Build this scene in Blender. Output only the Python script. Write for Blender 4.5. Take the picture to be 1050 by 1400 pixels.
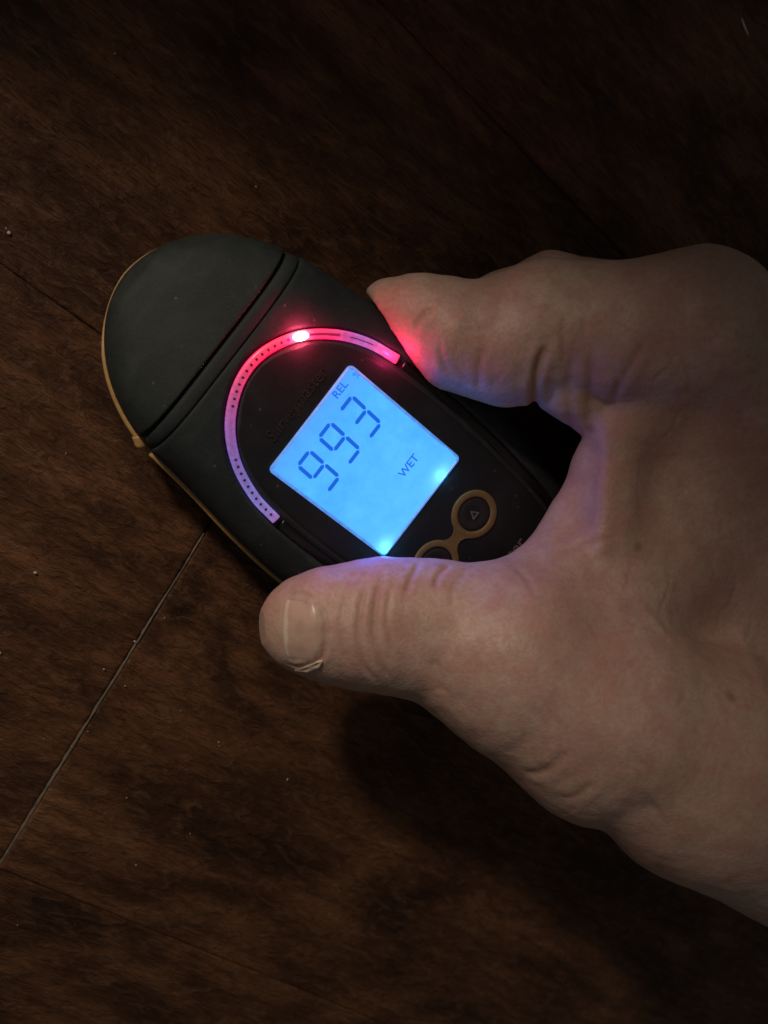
import bpy, bmesh, math
import numpy as np
from mathutils import Matrix, Vector, noise as mnoise

for o in list(bpy.data.objects):
    bpy.data.objects.remove(o)
SC = bpy.context.scene
COL = SC.collection
MM = 0.001

# ------------------------------------------------------------------ camera
PW, PH, FPX = 1050, 1400, 1200.0
TILT = math.radians(24)
CAMZ = 227.0
_t = np.array([.81, -.585, 0.0]); _t /= np.linalg.norm(_t)
_k = np.cross([0, 0, -1.0], _t)
_K = np.array([[0, -_k[2], _k[1]], [_k[2], 0, -_k[0]], [-_k[1], _k[0], 0]])
R = np.eye(3) + math.sin(TILT) * _K + (1 - math.cos(TILT)) * _K @ _K
CAM = np.array([0, 0, CAMZ])
cd = bpy.data.cameras.new("camera"); cam = bpy.data.objects.new("camera", cd); COL.objects.link(cam)
cd.sensor_fit = 'VERTICAL'; cd.sensor_height = 36; cd.lens = FPX / PH * 36
cd.clip_start = 0.005; cd.clip_end = 20
M = Matrix([list(R[i]) + [CAM[i] * MM] for i in range(3)] + [[0, 0, 0, 1]])
cam.matrix_world = M
SC.camera = cam
cd.dof.use_dof = True; cd.dof.focus_distance = 0.214; cd.dof.aperture_fstop = 13

# ------------------------------------------------------------------ world and lamps
w = bpy.data.worlds.new("World"); SC.world = w; w.use_nodes = True
bg = w.node_tree.nodes['Background']
bg.inputs[0].default_value = (1.0, .93, .86, 1); bg.inputs[1].default_value = 0.052
SC.view_settings.view_transform = 'Standard'; SC.view_settings.look = 'None'
SC.view_settings.exposure = 0; SC.view_settings.gamma = 1

def spot(name, loc, target, radius, cone, power, col):
    l = bpy.data.lights.new(name, 'SPOT'); l.shadow_soft_size = radius; l.energy = power; l.color = col
    l.spot_size = math.radians(cone); l.spot_blend = 1.0
    o = bpy.data.objects.new(name, l); COL.objects.link(o)
    o.location = loc
    o.rotation_euler = (Vector(target) - Vector(loc)).to_track_quat('-Z', 'Y').to_euler()
    return o
spot('room_lamp', (-0.13, 0.225, 0.235), (0.05, -0.188, 0.0), 0.017, 49, 3.15, (1.0, .83, .70))

# ------------------------------------------------------------------ geometry helpers
def at(px, py, z):
    d = R @ np.array([px - PW / 2, PH / 2 - py, -FPX])
    return CAM + (z - CAM[2]) / d[2] * d
def rmm(p, rpx):
    return rpx * float(-(R.T @ (p - CAM))[2]) / FPX

ANG = math.atan2(.79110, .61169)
DO = np.array([65.585, -38.722])
EX = np.array([math.cos(ANG), math.sin(ANG)]); EY = np.array([-EX[1], EX[0]])
def dv(px, py, z=32.0):
    p = at(px, py, z)[:2] - DO
    return np.array([p @ EX, p @ EY])
def dev2w(x, y, z):
    q = DO + EX * x + EY * y
    return np.array([q[0], q[1], z])

def link(name, me, mat, parent=None, smooth=True):
    o = bpy.data.objects.new(name, me); COL.objects.link(o)
    if mat: me.materials.append(mat)
    if smooth:
        me.polygons.foreach_set('use_smooth', [True] * len(me.polygons))
    if parent: o.parent = parent
    return o
def mesh(name, V, F):
    me = bpy.data.meshes.new(name)
    me.from_pydata([tuple(float(c) * MM for c in v) for v in V], [], [tuple(int(i) for i in f) for f in F])
    bm = bmesh.new(); bm.from_mesh(me); bmesh.ops.recalc_face_normals(bm, faces=bm.faces); bm.to_mesh(me); bm.free()
    me.update(); return me
def tag(o, label=None, cat=None, group=None, kind=None):
    if label: o['label'] = label
    if cat: o['category'] = cat
    if group: o['group'] = group
    if kind: o['kind'] = kind
    return o
def lin(*c):
    return tuple((v / 255 / 12.92 if v / 255 <= .04045 else ((v / 255 + .055) / 1.055) ** 2.4) for v in c)

def catmull(P, n=12):
    P = [np.array(p, float) for p in P]
    P = [2 * P[0] - P[1]] + P + [2 * P[-1] - P[-2]]
    out = []
    for i in range(1, len(P) - 2):
        for k in range(n):
            t = k / n; a, b, c, d = P[i - 1:i + 3]
            out.append(.5 * (2 * b + (c - a) * t + (2 * a - 5 * b + 4 * c - d) * t * t + (3 * b - a - 3 * c + d) * t ** 3))
    out.append(P[-2]); return np.array(out)

def tube(path, rw, rh, seg=12, caps=True, rfun=None, shape=2.0):
    """sweep a flattened tube along a path (3-D points); rw sideways, rh up"""
    V = []; F = []
    n = len(path)
    for i, p in enumerate(path):
        tan = path[min(i + 1, n - 1)] - path[max(i - 1, 0)]; tan /= np.linalg.norm(tan)
        side = np.cross([0, 0, 1], tan); side /= np.linalg.norm(side)
        up = np.cross(tan, side)
        s = rfun(i / (n - 1)) if rfun else 1
        for k in range(seg):
            a = 2 * math.pi * k / seg
            c, d = math.cos(a), math.sin(a)
            c = math.copysign(abs(c) ** (2 / shape), c); d = math.copysign(abs(d) ** (2 / shape), d)
            V.append(p + side * c * rw * s + up * d * rh * s)
    for i in range(n - 1):
        for k in range(seg):
            F.append((i * seg + k, i * seg + (k + 1) % seg, (i + 1) * seg + (k + 1) % seg, (i + 1) * seg + k))
    if caps:
        F.append(tuple(range(seg))); F.append(tuple((n - 1) * seg + k for k in range(seg)))
    return V, F

# ------------------------------------------------------------------ materials
class NT:
    def __init__(s, name):
        s.m = bpy.data.materials.new(name); s.m.use_nodes = True
        s.t = s.m.node_tree; s.b = s.t.nodes['Principled BSDF']
    def n(s, typ, **kw):
        nd = s.t.nodes.new(typ)
        for k, v in kw.items():
            if k.startswith('_'): setattr(nd, k[1:], v)
            else: nd.inputs[k.replace('__', ' ')].default_value = v
        return nd
    def l(s, a, b): s.t.links.new(a, b)
    def ramp(s, fac, stops):
        r = s.n('ShaderNodeValToRGB'); e = r.color_ramp.elements
        while len(e) < len(stops): e.new(.5)
        for el, (p, c) in zip(e, stops): el.position = p; el.color = (*c, 1) if len(c) == 3 else c
        s.l(fac, r.inputs[0]); return r
    def mix(s, fac, a, b, mode='MIX'):
        m = s.n('ShaderNodeMix', _data_type='RGBA', _blend_type=mode)
        if hasattr(fac, 'links'): s.l(fac, m.inputs[0])
        else: m.inputs[0].default_value = fac
        for v, i in ((a, 6), (b, 7)):
            if hasattr(v, 'links'): s.l(v, m.inputs[i])
            else: m.inputs[i].default_value = (*v, 1)
        return m.outputs[2]
    def math(s, op, a, b=0.0):
        m = s.n('ShaderNodeMath', _operation=op)
        for v, i in ((a, 0), (b, 1)):
            if hasattr(v, 'links'): s.l(v, m.inputs[i])
            else: m.inputs[i].default_value = v
        return m.outputs[0]
    def bump(s, h, strength, dist):
        b = s.n('ShaderNodeBump', Strength=strength, Distance=dist); s.l(h, b.inputs['Height'])
        s.l(b.outputs[0], s.b.inputs['Normal']); return b

def plain(name, col, rough=.5, bump=None, spec=.5, var=.25, scale=400, dust=0):
    t = NT(name)
    tc = t.n('ShaderNodeTexCoord')
    nz = t.n('ShaderNodeTexNoise', Scale=scale, Detail=6.0); t.l(tc.outputs['Object'], nz.inputs['Vector'])
    nz2 = t.n('ShaderNodeTexNoise', Scale=scale * .12, Detail=4.0); t.l(tc.outputs['Object'], nz2.inputs['Vector'])
    s = t.math('ADD', t.math('MULTIPLY', nz.outputs[0], .5), t.math('MULTIPLY', nz2.outputs[0], .5))
    r = t.ramp(s, [(.3, tuple(c * (1 - var) for c in col)), (.7, tuple(c * (1 + var) for c in col))])
    c = r.outputs[0]
    if dust:                                                    # pale lint and rubbed patches
        v = t.n('ShaderNodeTexVoronoi', Scale=420.0, Randomness=1.0); t.l(tc.outputs['Object'], v.inputs['Vector'])
        dd = t.ramp(v.outputs['Distance'], [(.07, (1,) * 3), (.16, (0,) * 3)]).outputs[0]
        ss = t.ramp(v.outputs['Color'], [(.74, (0,) * 3), (.80, (1,) * 3)]).outputs[0]
        sm = t.n('ShaderNodeTexNoise', Scale=65.0, Detail=6.0, Roughness=.65, Distortion=.6); t.l(tc.outputs['Object'], sm.inputs['Vector'])
        c = t.mix(t.ramp(sm.outputs[0], [(.5, (0,) * 3), (.75, (.5,) * 3)]).outputs[0], c, tuple(min(1, k * 2.2 + .008) for k in col))
        c = t.mix(t.math('MULTIPLY', t.math('MULTIPLY', dd, ss), dust), c, (.16, .15, .14))
    t.l(c, t.b.inputs['Base Color'])
    rr = t.math('ADD', t.math('MULTIPLY', nz2.outputs[0], .25), rough - .12); t.l(rr, t.b.inputs['Roughness'])
    t.b.inputs['Specular IOR Level'].default_value = spec
    if bump: t.bump(nz.outputs[0], bump, .0002)
    return t.m

m_rubber = plain('soft_touch_dark_rubber', (.019, .025, .0255), .72, .4, .4, .3, 1800, .55)
m_cap = plain('cap_plastic', (.019, .025, .022), .72, .4, .4, .3, 1600, .55)
m_face = plain('face_panel_black', (.010, .011, .013), .6, .2, .4, .2, 1500, .4)
m_black = plain('groove_black', (.006, .006, .007), .35, None, .5)
m_orange = plain('ochre_seal', (.50, .30, .11), .5, .3, .4, .22, 900)
m_btnring = plain('button_ring_amber', (.20, .12, .05), .6, .3, .3, .2, 900)
m_button = plain('button_rubber', (.022, .018, .018), .5, .2, .4)
m_print = plain('grey_print', (.024, .022, .020), .6, None, .3, .5, 3000)
m_print2 = plain('pale_print', (.15, .135, .11), .6, None, .3, .5, 3000)

def skin_material():
    t = NT('skin'); tc = t.n('ShaderNodeTexCoord'); co = tc.outputs['Object']
    def nz(sc, det=5.0, rough=.5, dist=0.0):
        n = t.n('ShaderNodeTexNoise', Scale=sc, Detail=det, Roughness=rough, Distortion=dist); t.l(co, n.inputs['Vector']); return n.outputs[0]
    big = nz(45, 4); mid = nz(190, 5, .6); fine = nz(900, 3)
    c = t.ramp(big, [(.32, (.43, .275, .215)), (.5, (.50, .345, .27)), (.68, (.55, .40, .315))]).outputs[0]
    c = t.mix(t.ramp(mid, [(.42, (0, 0, 0)), (.62, (.55, .55, .55))]).outputs[0], c, (.46, .24, .19))
    c = t.mix(t.ramp(fine, [(.35, (.22, .22, .22)), (.6, (0, 0, 0))]).outputs[0], c, (.30, .15, .10))
    # freckles
    v = t.n('ShaderNodeTexVoronoi', Scale=75.0, Randomness=1.0); t.l(co, v.inputs['Vector'])
    fr = t.ramp(v.outputs['Distance'], [(.06, (.55, .55, .55)), (.15, (0, 0, 0))]).outputs[0]
    sel = t.ramp(v.outputs['Color'], [(.62, (0, 0, 0)), (.66, (1, 1, 1))]).outputs[0]
    c = t.mix(t.math('MULTIPLY', fr, sel), c, (.20, .085, .055))
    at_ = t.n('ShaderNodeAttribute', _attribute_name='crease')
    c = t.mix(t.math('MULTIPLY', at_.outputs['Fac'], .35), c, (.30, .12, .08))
    t.l(c, t.b.inputs['Base Color'])
    t.b.inputs['Subsurface Weight'].default_value = .35
    t.b.inputs['Subsurface Radius'].default_value = (1, .35, .18)
    t.b.inputs['Subsurface Scale'].default_value = .003
    t.l(t.ramp(mid, [(.3, (.42,) * 3), (.7, (.62,) * 3)]).outputs[0], t.b.inputs['Roughness'])
    t.b.inputs['Specular IOR Level'].default_value = .38
    # skin relief: fine cells and lines
    v2 = t.n('ShaderNodeTexVoronoi', Scale=750.0, _feature='DISTANCE_TO_EDGE'); 
    wv = t.n('ShaderNodeVectorMath', _operation='ADD'); nn = t.n('ShaderNodeTexNoise', Scale=260.0, Detail=4.0); t.l(co, nn.inputs['Vector'])
    sc = t.n('ShaderNodeVectorMath', _operation='SCALE'); sc.inputs['Scale'].default_value = .003; t.l(nn.outputs['Color'], sc.inputs[0])
    t.l(co, wv.inputs[0]); t.l(sc.outputs[0], wv.inputs[1]); t.l(wv.outputs[0], v2.inputs['Vector'])
    cell = t.ramp(v2.outputs['Distance'], [(0, (0,) * 3), (.22, (1,) * 3)]).outputs[0]
    h = t.math('ADD', t.math('MULTIPLY', cell, .35), t.math('ADD', t.math('MULTIPLY', mid, 1.2), t.math('MULTIPLY', nz(420, 6, .65), .9)))
    t.bump(h, .34, .0003)
    return t.m
m_skin = skin_material()

def nail_material():
    t = NT('nail'); tc = t.n('ShaderNodeTexCoord')
    n = t.n('ShaderNodeTexNoise', Scale=250.0, Detail=4.0); t.l(tc.outputs['Object'], n.inputs['Vector'])
    c = t.ramp(n.outputs[0], [(.35, (.46, .30, .23)), (.65, (.56, .39, .31))]).outputs[0]
    ta = t.n('ShaderNodeAttribute', _attribute_name='tip')
    t.l(t.mix(ta.outputs['Fac'], c, (.66, .54, .42)), t.b.inputs['Base Color'])
    t.b.inputs['Roughness'].default_value = .34
    t.b.inputs['Specular IOR Level'].default_value = .45
    t.b.inputs['Subsurface Weight'].default_value = .2
    t.b.inputs['Subsurface Scale'].default_value = .001
    t.bump(n.outputs[0], .3, .0002)
    return t.m
m_nail = nail_material()
m_cuticle = plain('nail_edge', (.62, .49, .37), .6, .4, .3, .25, 2500)

def wood_material():
    t = NT('hand_scraped_dark_wood'); 
    uv = t.n('ShaderNodeAttribute', _attribute_name='grain')     # plank coordinates: x along grain, y across, per-plank offset
    co = uv.outputs['Vector']
    def mp(sx, sy, src=co):
        m = t.n('ShaderNodeMapping'); m.inputs['Scale'].default_value = (sx, sy, 1); t.l(src, m.inputs['Vector']); return m.outputs[0]
    def nz(vec, sc, det=6.0, rough=.55, dist=0.0):
        n = t.n('ShaderNodeTexNoise', Scale=sc, Detail=det, Roughness=rough, Distortion=dist); t.l(vec, n.inputs['Vector']); return n.outputs[0]
    broad = nz(mp(1, 2.2), 12, 3, .4, 2.2)
    streak = nz(mp(1, 6), 22, 6, .55, 1.8)
    curl = nz(mp(.5, 1.15), 300, 5, .6, .7)
    pore = nz(mp(1, 14), 300, 3)
    c = t.ramp(broad, [(.30, (.040, .018, .009)), (.45, (.094, .040, .0175)), (.58, (.158, .069, .030)), (.75, (.225, .104, .045))]).outputs[0]
    c = t.mix(t.ramp(streak, [(.38, (.5,) * 3), (.62, (0,) * 3)]).outputs[0], c, (.040, .018, .009))
    c = t.mix(t.ramp(curl, [(.48, (0,) * 3), (.74, (.36,) * 3)]).outputs[0], c, (.30, .15, .075))
    c = t.mix(t.ramp(pore, [(.36, (.6,) * 3), (.48, (0,) * 3)]).outputs[0], c, (.010, .006, .004))
    fl = nz(mp(.9, 2.6), 17, 2, .35, 1.6)                        # wandering growth-ring lines
    fd = t.math('ABSOLUTE', t.math('SUBTRACT', t.math('FRACT', t.math('MULTIPLY', fl, 5.0)), .5))
    line = t.ramp(fd, [(.0, (1,) * 3), (.22, (0,) * 3)]).outputs[0]
    brk = t.ramp(nz(mp(1, 1.5), 40, 3), [(.42, (0,) * 3), (.62, (.42,) * 3)]).outputs[0]
    line = t.math('MULTIPLY', line, brk)
    c = t.mix(line, c, (.030, .013, .0065))
    t.l(c, t.b.inputs['Base Color'])
    t.l(t.ramp(curl, [(.3, (.58,) * 3), (.7, (.42,) * 3)]).outputs[0], t.b.inputs['Roughness'])
    t.b.inputs['Specular IOR Level'].default_value = .22
    h = t.math('ADD', t.math('SUBTRACT', t.math('MULTIPLY', curl, 1.0), t.math('MULTIPLY', line, .3)), t.math('ADD', t.math('MULTIPLY', streak, .7), t.math('MULTIPLY', pore, .25)))
    t.bump(h, 1.0, .0012)
    return t.m
m_wood = wood_material()
m_dust = plain('dusty_joint', (.17, .135, .10), .9, .5, .1, .5, 700)
m_under = plain('subfloor_dark', (.01, .008, .006), .9)
m_speck = plain('pale_crumb', (.62, .55, .45), .7, None, .4, .3)

def emit(name, col, strength, base=(.02, .02, .02)):
    t = NT(name); t.b.inputs['Base Color'].default_value = (*base, 1)
    t.b.inputs['Emission Color'].default_value = (*col, 1); t.b.inputs['Emission Strength'].default_value = strength
    t.b.inputs['Roughness'].default_value = .3
    return t.m

# ------------------------------------------------------------------ floor planks
U2 = at(0, 1190, 0)[:2]; L2a = at(525, 5, 0)[:2]; L2b = at(870, 365, 0)[:2]
gu = (L2b - L2a) / np.linalg.norm(L2b - L2a); gn = np.array([-gu[1], gu[0]])      # along the grain / across
s_top = float(L2a @ gn); s_low = float(U2 @ gn); s_mid = float(at(0, 360, 0)[:2] @ gn)
b1 = at(280, 730, 0)[:2]; b2 = at(0, 1183, 0)[:2]
def butt(s):                                                    # u of the butt joint at across-position s
    k = (s - b1 @ gn) / ((b2 - b1) @ gn)
    return float(b1 @ gu + k * ((b2 - b1) @ gu))
sub = mesh('floor', [(-700, -800, -6), (900, -800, -6), (900, 700, -6), (-700, 700, -6)], [(0, 1, 2, 3)])
floor = link('floor', sub, m_under, None, False); tag(floor, kind='structure')
rows = [(s_low - 240, s_low - 120), (s_low - 120, s_low), (s_low, s_mid), (s_mid, s_top), (s_top, s_top + 120), (s_top + 120, s_top + 240)]
rng = np.random.default_rng(5)
def fbm(x, y, z, sc, oc=4):
    return mnoise.fractal(Vector((x * sc, y * sc, z)), .8, 2.0, oc)
def plank(s0, s1, u0, u1, seed, step=1.6):
    g = .05                                                     # half of the joint
    s_ = np.unique(np.concatenate([[s0 + g, s0 + g + .5, s0 + g + 1.1], np.arange(s0 + 2.5, s1 - 2.5, step), [s1 - g - 1.1, s1 - g - .5, s1 - g]]))
    us = []
    V = []; A = []
    nu = max(8, int((max(u1(s0), u1(s1)) - min(u0(s0), u0(s1))) / step))
    tt = np.unique(np.concatenate([[0, .5 / (nu * step), 1.1 / (nu * step)], np.linspace(2.4 / (nu * step), 1 - 2.4 / (nu * step), nu), [1 - 1.1 / (nu * step), 1 - .5 / (nu * step), 1]]))
    lvl = rng.uniform(-.04, .04)
    for s in s_:
        a = u0(s) + (.34 if u0 is butt else g); b = u1(s) - (.34 if u1 is butt else g)
        for t in tt:
            u = a + (b - a) * t
            e = min(s - s0 - g, s1 - g - s, u - a, b - u)
            e2 = e + .5 * fbm(u, s, seed + 9, .05, 2)
            z = lvl - .17 * math.exp(-max(e2, 0) / 1.3)
            if e < .01: z -= .25
            # hand-scraped relief: long shallow scoops along the grain and a small curly figure
            z += .42 * fbm(u * .28, s, seed, .035, 3)
            z += .11 * fbm(u * .8, s * 1.3, seed + 3, .16, 3)
            p = gu * u + gn * s
            V.append((p[0], p[1], z - .5)); A.append((u * MM + seed * 3.7, s * MM, seed * .37))
    m = len(tt); F = []
    for i in range(len(s_) - 1):
        for j in range(m - 1):
            F.append((i * m + j, i * m + j + 1, (i + 1) * m + j + 1, (i + 1) * m + j))
    # skirt down to the subfloor
    ring = [j for j in range(m)] + [i * m + m - 1 for i in range(1, len(s_))] + [(len(s_) - 1) * m + j for j in range(m - 2, -1, -1)] + [i * m for i in range(len(s_) - 2, 0, -1)]
    base = len(V)
    for r in ring:
        V.append((V[r][0], V[r][1], -6)); A.append(A[r])
    for k in range(len(ring)):
        F.append((ring[k], ring[(k + 1) % len(ring)], base + (k + 1) % len(ring), base + k))
    me = mesh('plank', V, F)
    at_ = me.attributes.new('grain', 'FLOAT_VECTOR', 'POINT'); at_.data.foreach_set('vector', np.array(A, dtype=np.float32).ravel())
    return link('plank', me, m_wood, floor)
C = lambda v: (lambda s: v)
plank(*rows[0], C(-330), C(330), 1.3, 3)
plank(*rows[1], C(-60), C(420), 2.6)
plank(*rows[2], C(-260), butt, 3.1)
plank(*rows[2], butt, C(380), 4.9)
plank(*rows[3], C(-120), C(330), 5.4)
plank(*rows[4], C(-140), C(300), 7.7)
plank(*rows[5], C(-200), C(300), 8.2, 3)

# pale dust packed in the butt joint and a little in the long seam
def joint(a, b, w0, w1, z=-.5, n=90):
    V = []; F = []
    d = (b - a) / np.linalg.norm(b - a); q = np.array([-d[1], d[0]])
    for i in range(n + 1):
        t = i / n; p = a + (b - a) * t
        wd = (w0 + (w1 - w0) * t) * (1 + .5 * fbm(t * 40, 0, 2.2, 1, 3))
        off = .12 * fbm(t * 25, 3, 5.5, 1, 3)
        for k, zz in ((-1, z - .35), (-.3, z), (.3, z), (1, z - .35)):
            V.append((*(p + q * (off + k * wd / 2)), zz + .1 * fbm(t * 60, k, 1, 1, 2)))
    for i in range(n):
        for k in range(3): F.append((i * 4 + k, i * 4 + k + 1, i * 4 + 5 + k, i * 4 + 4 + k))
    return link('joint_dust', mesh('joint_dust', V, F), m_dust, floor)
joint(b1 * 1.0, b2 + (b2 - b1) * .02, .55, 1.15)

# crumbs of dust
bm = bmesh.new()
for px, py, r in [(157, 73, .45), (48, 783, .42), (0, 893, .5), (184, 877, .28), (171, 938, .26), (142, 915, .3), (247, 972, .3), (299, 1015, .35), (393, 1066, .5), (173, 1091, .25),
                  (12, 318, .4), (8, 312, .3), (24, 1265, .3), (546, 1087, .3), (186, 1183, .3), (300, 1020, .3), (350, 255, .3), (90, 620, .2), (225, 845, .22), (260, 1140, .22), (60, 1010, .25), (120, 1000, .2)]:
    p = at(px, py, .2); r *= .8
    rr = bmesh.ops.create_icosphere(bm, subdivisions=1, radius=1)
    sx, sy = rng.uniform(.5, 1.4, 2)
    for v in rr['verts']:
        v.co = Vector(((v.co.x * r * sx + p[0]) * MM, (v.co.y * r * sy + p[1]) * MM, (v.co.z * r * .5 + .1) * MM))
me = bpy.data.meshes.new('dust_specks'); bm.to_mesh(me); bm.free()
o = link('dust_specks', me, m_speck, None, False); tag(o, 'tiny pale dust specks scattered over the dark wooden floor', 'dust', kind='stuff')
def fibre(pts, r, label, cat):
    P = catmull([at(x, y, .5 + .5 * (i % 2)) for i, (x, y) in enumerate(pts)], 8)
    V, F = tube(P, r, r * .6, 6, True, lambda t: .4 + .6 * math.sin(math.pi * min(max(t, .05), .95)))
    o = link('lint_fibre', mesh('lint_fibre', V, F), m_speck); tag(o, label, cat)
fibre([(1014, 25), (1018, 36), (1023, 48)], .32, 'short pale lint fibre lying at the top right corner of the floor', 'lint')
m_scr = plain('scuffed_finish', (.10, .08, .055), .7, None, .3, .3)
def scratch(pts, r):
    P = catmull([at(x, y, -.18) for x, y in pts], 8)
    V, F = tube(P, r, .25, 6, True, lambda t: .3 + .7 * math.sin(math.pi * min(max(t, .05), .95)))
    return link('scratch', mesh('scratch', V, F), m_scr, floor)

# ------------------------------------------------------------------ moisture meter (local mm, x across, y towards the head, z up)
meter = bpy.data.objects.new('moisture_meter', None); COL.objects.link(meter)
meter.location = (DO[0] * MM, DO[1] * MM, 0); meter.rotation_euler = (0, 0, ANG)
tag(meter, 'dark handheld moisture meter with ochre edge seam and glowing blue display held on the floor', 'moisture meter')
ZR = 16.0
WY = [(-88, 15), (-80, 22), (-60, 28), (-40, 33), (-20, 36), (-6, 36.3), (10, 34.2), (26, 31), (36, 29), (43, 27.3), (48, 25.3), (53, 22.8), (58, 19.3), (62, 15.2), (65.5, 9), (66.6, 5.2), (67.2, 0)]
HY = [(-88, 9), (-70, 13.2), (-40, 15.6), (-20, 16.1), (36, 16.1), (44, 15.2), (54, 12.6), (60, 10.2), (65, 6.4), (67.2, 2.0)]
WD = catmull([p for p in WY if p[0] < 35] + [(38, 29.0)], 10)
_e = np.linspace(math.asin(9 / 37.2), math.pi / 2, 60)
WD = np.concatenate([WD[WD[:, 0] < 37], np.stack([30 + 37.2 * np.sin(_e), 29.7 * np.cos(_e)], 1)])
def wy(y): return float(np.interp(y, WD[:, 0], WD[:, 1]))
def hy(y): return float(np.interp(y, [a for a, _ in HY], [b for _, b in HY]))
NX, NZ = 4.2, 2.3
def surf(x, y):
    q = min(abs(x) / wy(y), 1.0)
    return ZR + hy(y) * (1 - q ** NX) ** (1 / NZ)
RING = [(-23.6, 9.0), (-22.2, 16.6), (-18.4, 25.0), (-12.2, 31.7), (-4.0, 35.6), (4.2, 35.7), (12.3, 31.8), (18.3, 25.2), (22.0, 17.6), (23.7, 9.4)]
ring = catmull(RING, 14)
tailL = [(-23.6, 9), (-24.3, 0), (-24.6, -12), (-24, -30), (-22, -50), (-16, -66), (-6, -73), (0, -74)]
tl = catmull(tailL, 14); tr = tl.copy(); tr[:, 0] *= -1
groove = np.concatenate([tr[::-1], ring[::-1], tl])
def seg_dist(P, path):
    d = np.full(len(P), 1e9)
    for a, b in zip(path[:-1], path[1:]):
        ab = b - a; L = ab @ ab
        if L < 1e-9: continue
        t = np.clip(((P - a) @ ab) / L, 0, 1)
        d = np.minimum(d, np.linalg.norm(P - a - t[:, None] * ab, axis=1))
    return d
def loft(name, ys, mat, scale=None, carve=False, N=260, zb=1.2):
    """closed cross-sections along y"""
    V = []
    for i, y in enumerate(ys):
        k = scale[i] if scale is not None else 1.0
        wd = wy(y) * k; ht = hy(y) * (k if k < 1 else k); hb = (ZR - zb) * min(1, .55 + .45 * min(1, hy(y) / 12))
        a = np.linspace(0, 2 * math.pi, 1600, endpoint=False)
        c, s = np.cos(a), np.sin(a)
        top = s >= 0
        x = np.sign(c) * np.abs(c) ** (2 / NX) * wd
        z = np.where(top, np.abs(s) ** (2 / NZ) * ht, -np.abs(s) ** (2 / 3.0) * hb * k)
        pts = np.stack([x, z], 1)
        dl = np.linalg.norm(np.roll(pts, -1, 0) - pts, axis=1); cum = np.concatenate([[0], np.cumsum(dl)])
        tgt = np.linspace(0, cum[-1], N, endpoint=False)
        px = np.interp(tgt, cum, np.append(pts[:, 0], pts[0, 0])); pz = np.interp(tgt, cum, np.append(pts[:, 1], pts[0, 1]))
        for xx, zz in zip(px, pz): V.append([xx, y, ZR + zz])
    V = np.array(V)
    if carve:
        sel = V[:, 2] > ZR + 3
        d = seg_dist(V[sel][:, :2], groove)
        V[sel, 2] -= 1.5 * np.clip((1.75 - d) / .6, 0, 1) ** .8
    n = len(ys); F = []
    for i in range(n - 1):
        for k in range(N):
            F.append((i * N + k, i * N + (k + 1) % N, (i + 1) * N + (k + 1) % N, (i + 1) * N + k))
    F.append(tuple(range(N))); F.append(tuple((n - 1) * N + k for k in range(N)))
    return link(name, mesh(name, V, F), mat, meter)
def ends(ys, sc0, sc1):
    s = np.ones(len(ys))
    for i, v in enumerate(sc0): s[i] = v
    for i, v in enumerate(sc1[::-1]): s[-1 - i] = v
    return s
yb = np.concatenate([[-88, -87.6, -87], np.arange(-86.4, 39.0, .5), [39.2, 39.5, 39.75, 39.9]])
loft('body', yb, m_rubber, ends(yb, [.8, .93, .98], [1.0, .998, .994, .985]), True)
yc = np.array([39.4, 40.12, 40.15, 40.3, 40.7, 41.5, 42.2, 42.7, 43.0, 43.2, 43.25, 44.4])
loft('collar', yc, m_rubber, np.array([.95, .95, .972, .982, .988, .99, .99, .985, .978, .965, .935, .935]))
yk = np.concatenate([[44.0, 44.05, 44.25, 44.6], np.arange(45.2, 64, .6), 67.2 - 3.2 * (1 - np.linspace(0, 1, 16)) ** 2])
yk = np.unique(np.round(yk, 4))
loft('cap', yk, m_cap, ends(yk, [.95, .985, .997, 1.0], []))
# ochre seam: one length round the cap with a lug at its end, one along the body, on both sides
def rim(side, ys, r0, r1):
    # seam dips below the widest line towards the tip and on the right-hand side
    def dip(y): return 1.0 if side > 0 else float(np.clip((y - 60) / 6.5, 0, 1)) ** 1.5
    P = [np.array([side * (wy(y) + .15 - 1.4 * dip(y)), y, ZR - 6 * dip(y)]) for y in ys]
    return tube(np.array(P), .95, .9, 10, True, lambda t: r0 + (r1 - r0) * t, 2.6)
for s in (-1, 1):
    V, F = rim(s, list(np.arange(42.6, 64, .8)) + list(67.2 - 3.0 * (1 - np.linspace(0, .92, 12)) ** 2), 1.0, .35)
    rr = link('cap_seal', mesh('cap_seal', V, F), m_orange, meter)
    # lug: rounded nub turning outwards
    dz = -4.5 if s > 0 else 0; ix = -1.2 if s > 0 else 0
    P = catmull([(s * (27.6 + ix), 43.6, ZR + .2 + dz), (s * (28.6 + ix), 42.2, ZR + dz), (s * (29.7 + ix), 41.0, ZR - .3 + dz)], 8)
    V, F = tube(P, 1.5, 1.4, 14, True, lambda t: math.sqrt(max(.08, 1 - max(0, t - .55) ** 2 / .205)), 2.2)
    if s < 0: link('lug', mesh('lug', V, F), m_orange, rr)
    V, F = rim(s, list(np.arange(-86, 39.4, 1.2)), .75, 1.0)
    link('body_seal', mesh('body_seal', V, F), m_orange, meter)

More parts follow.
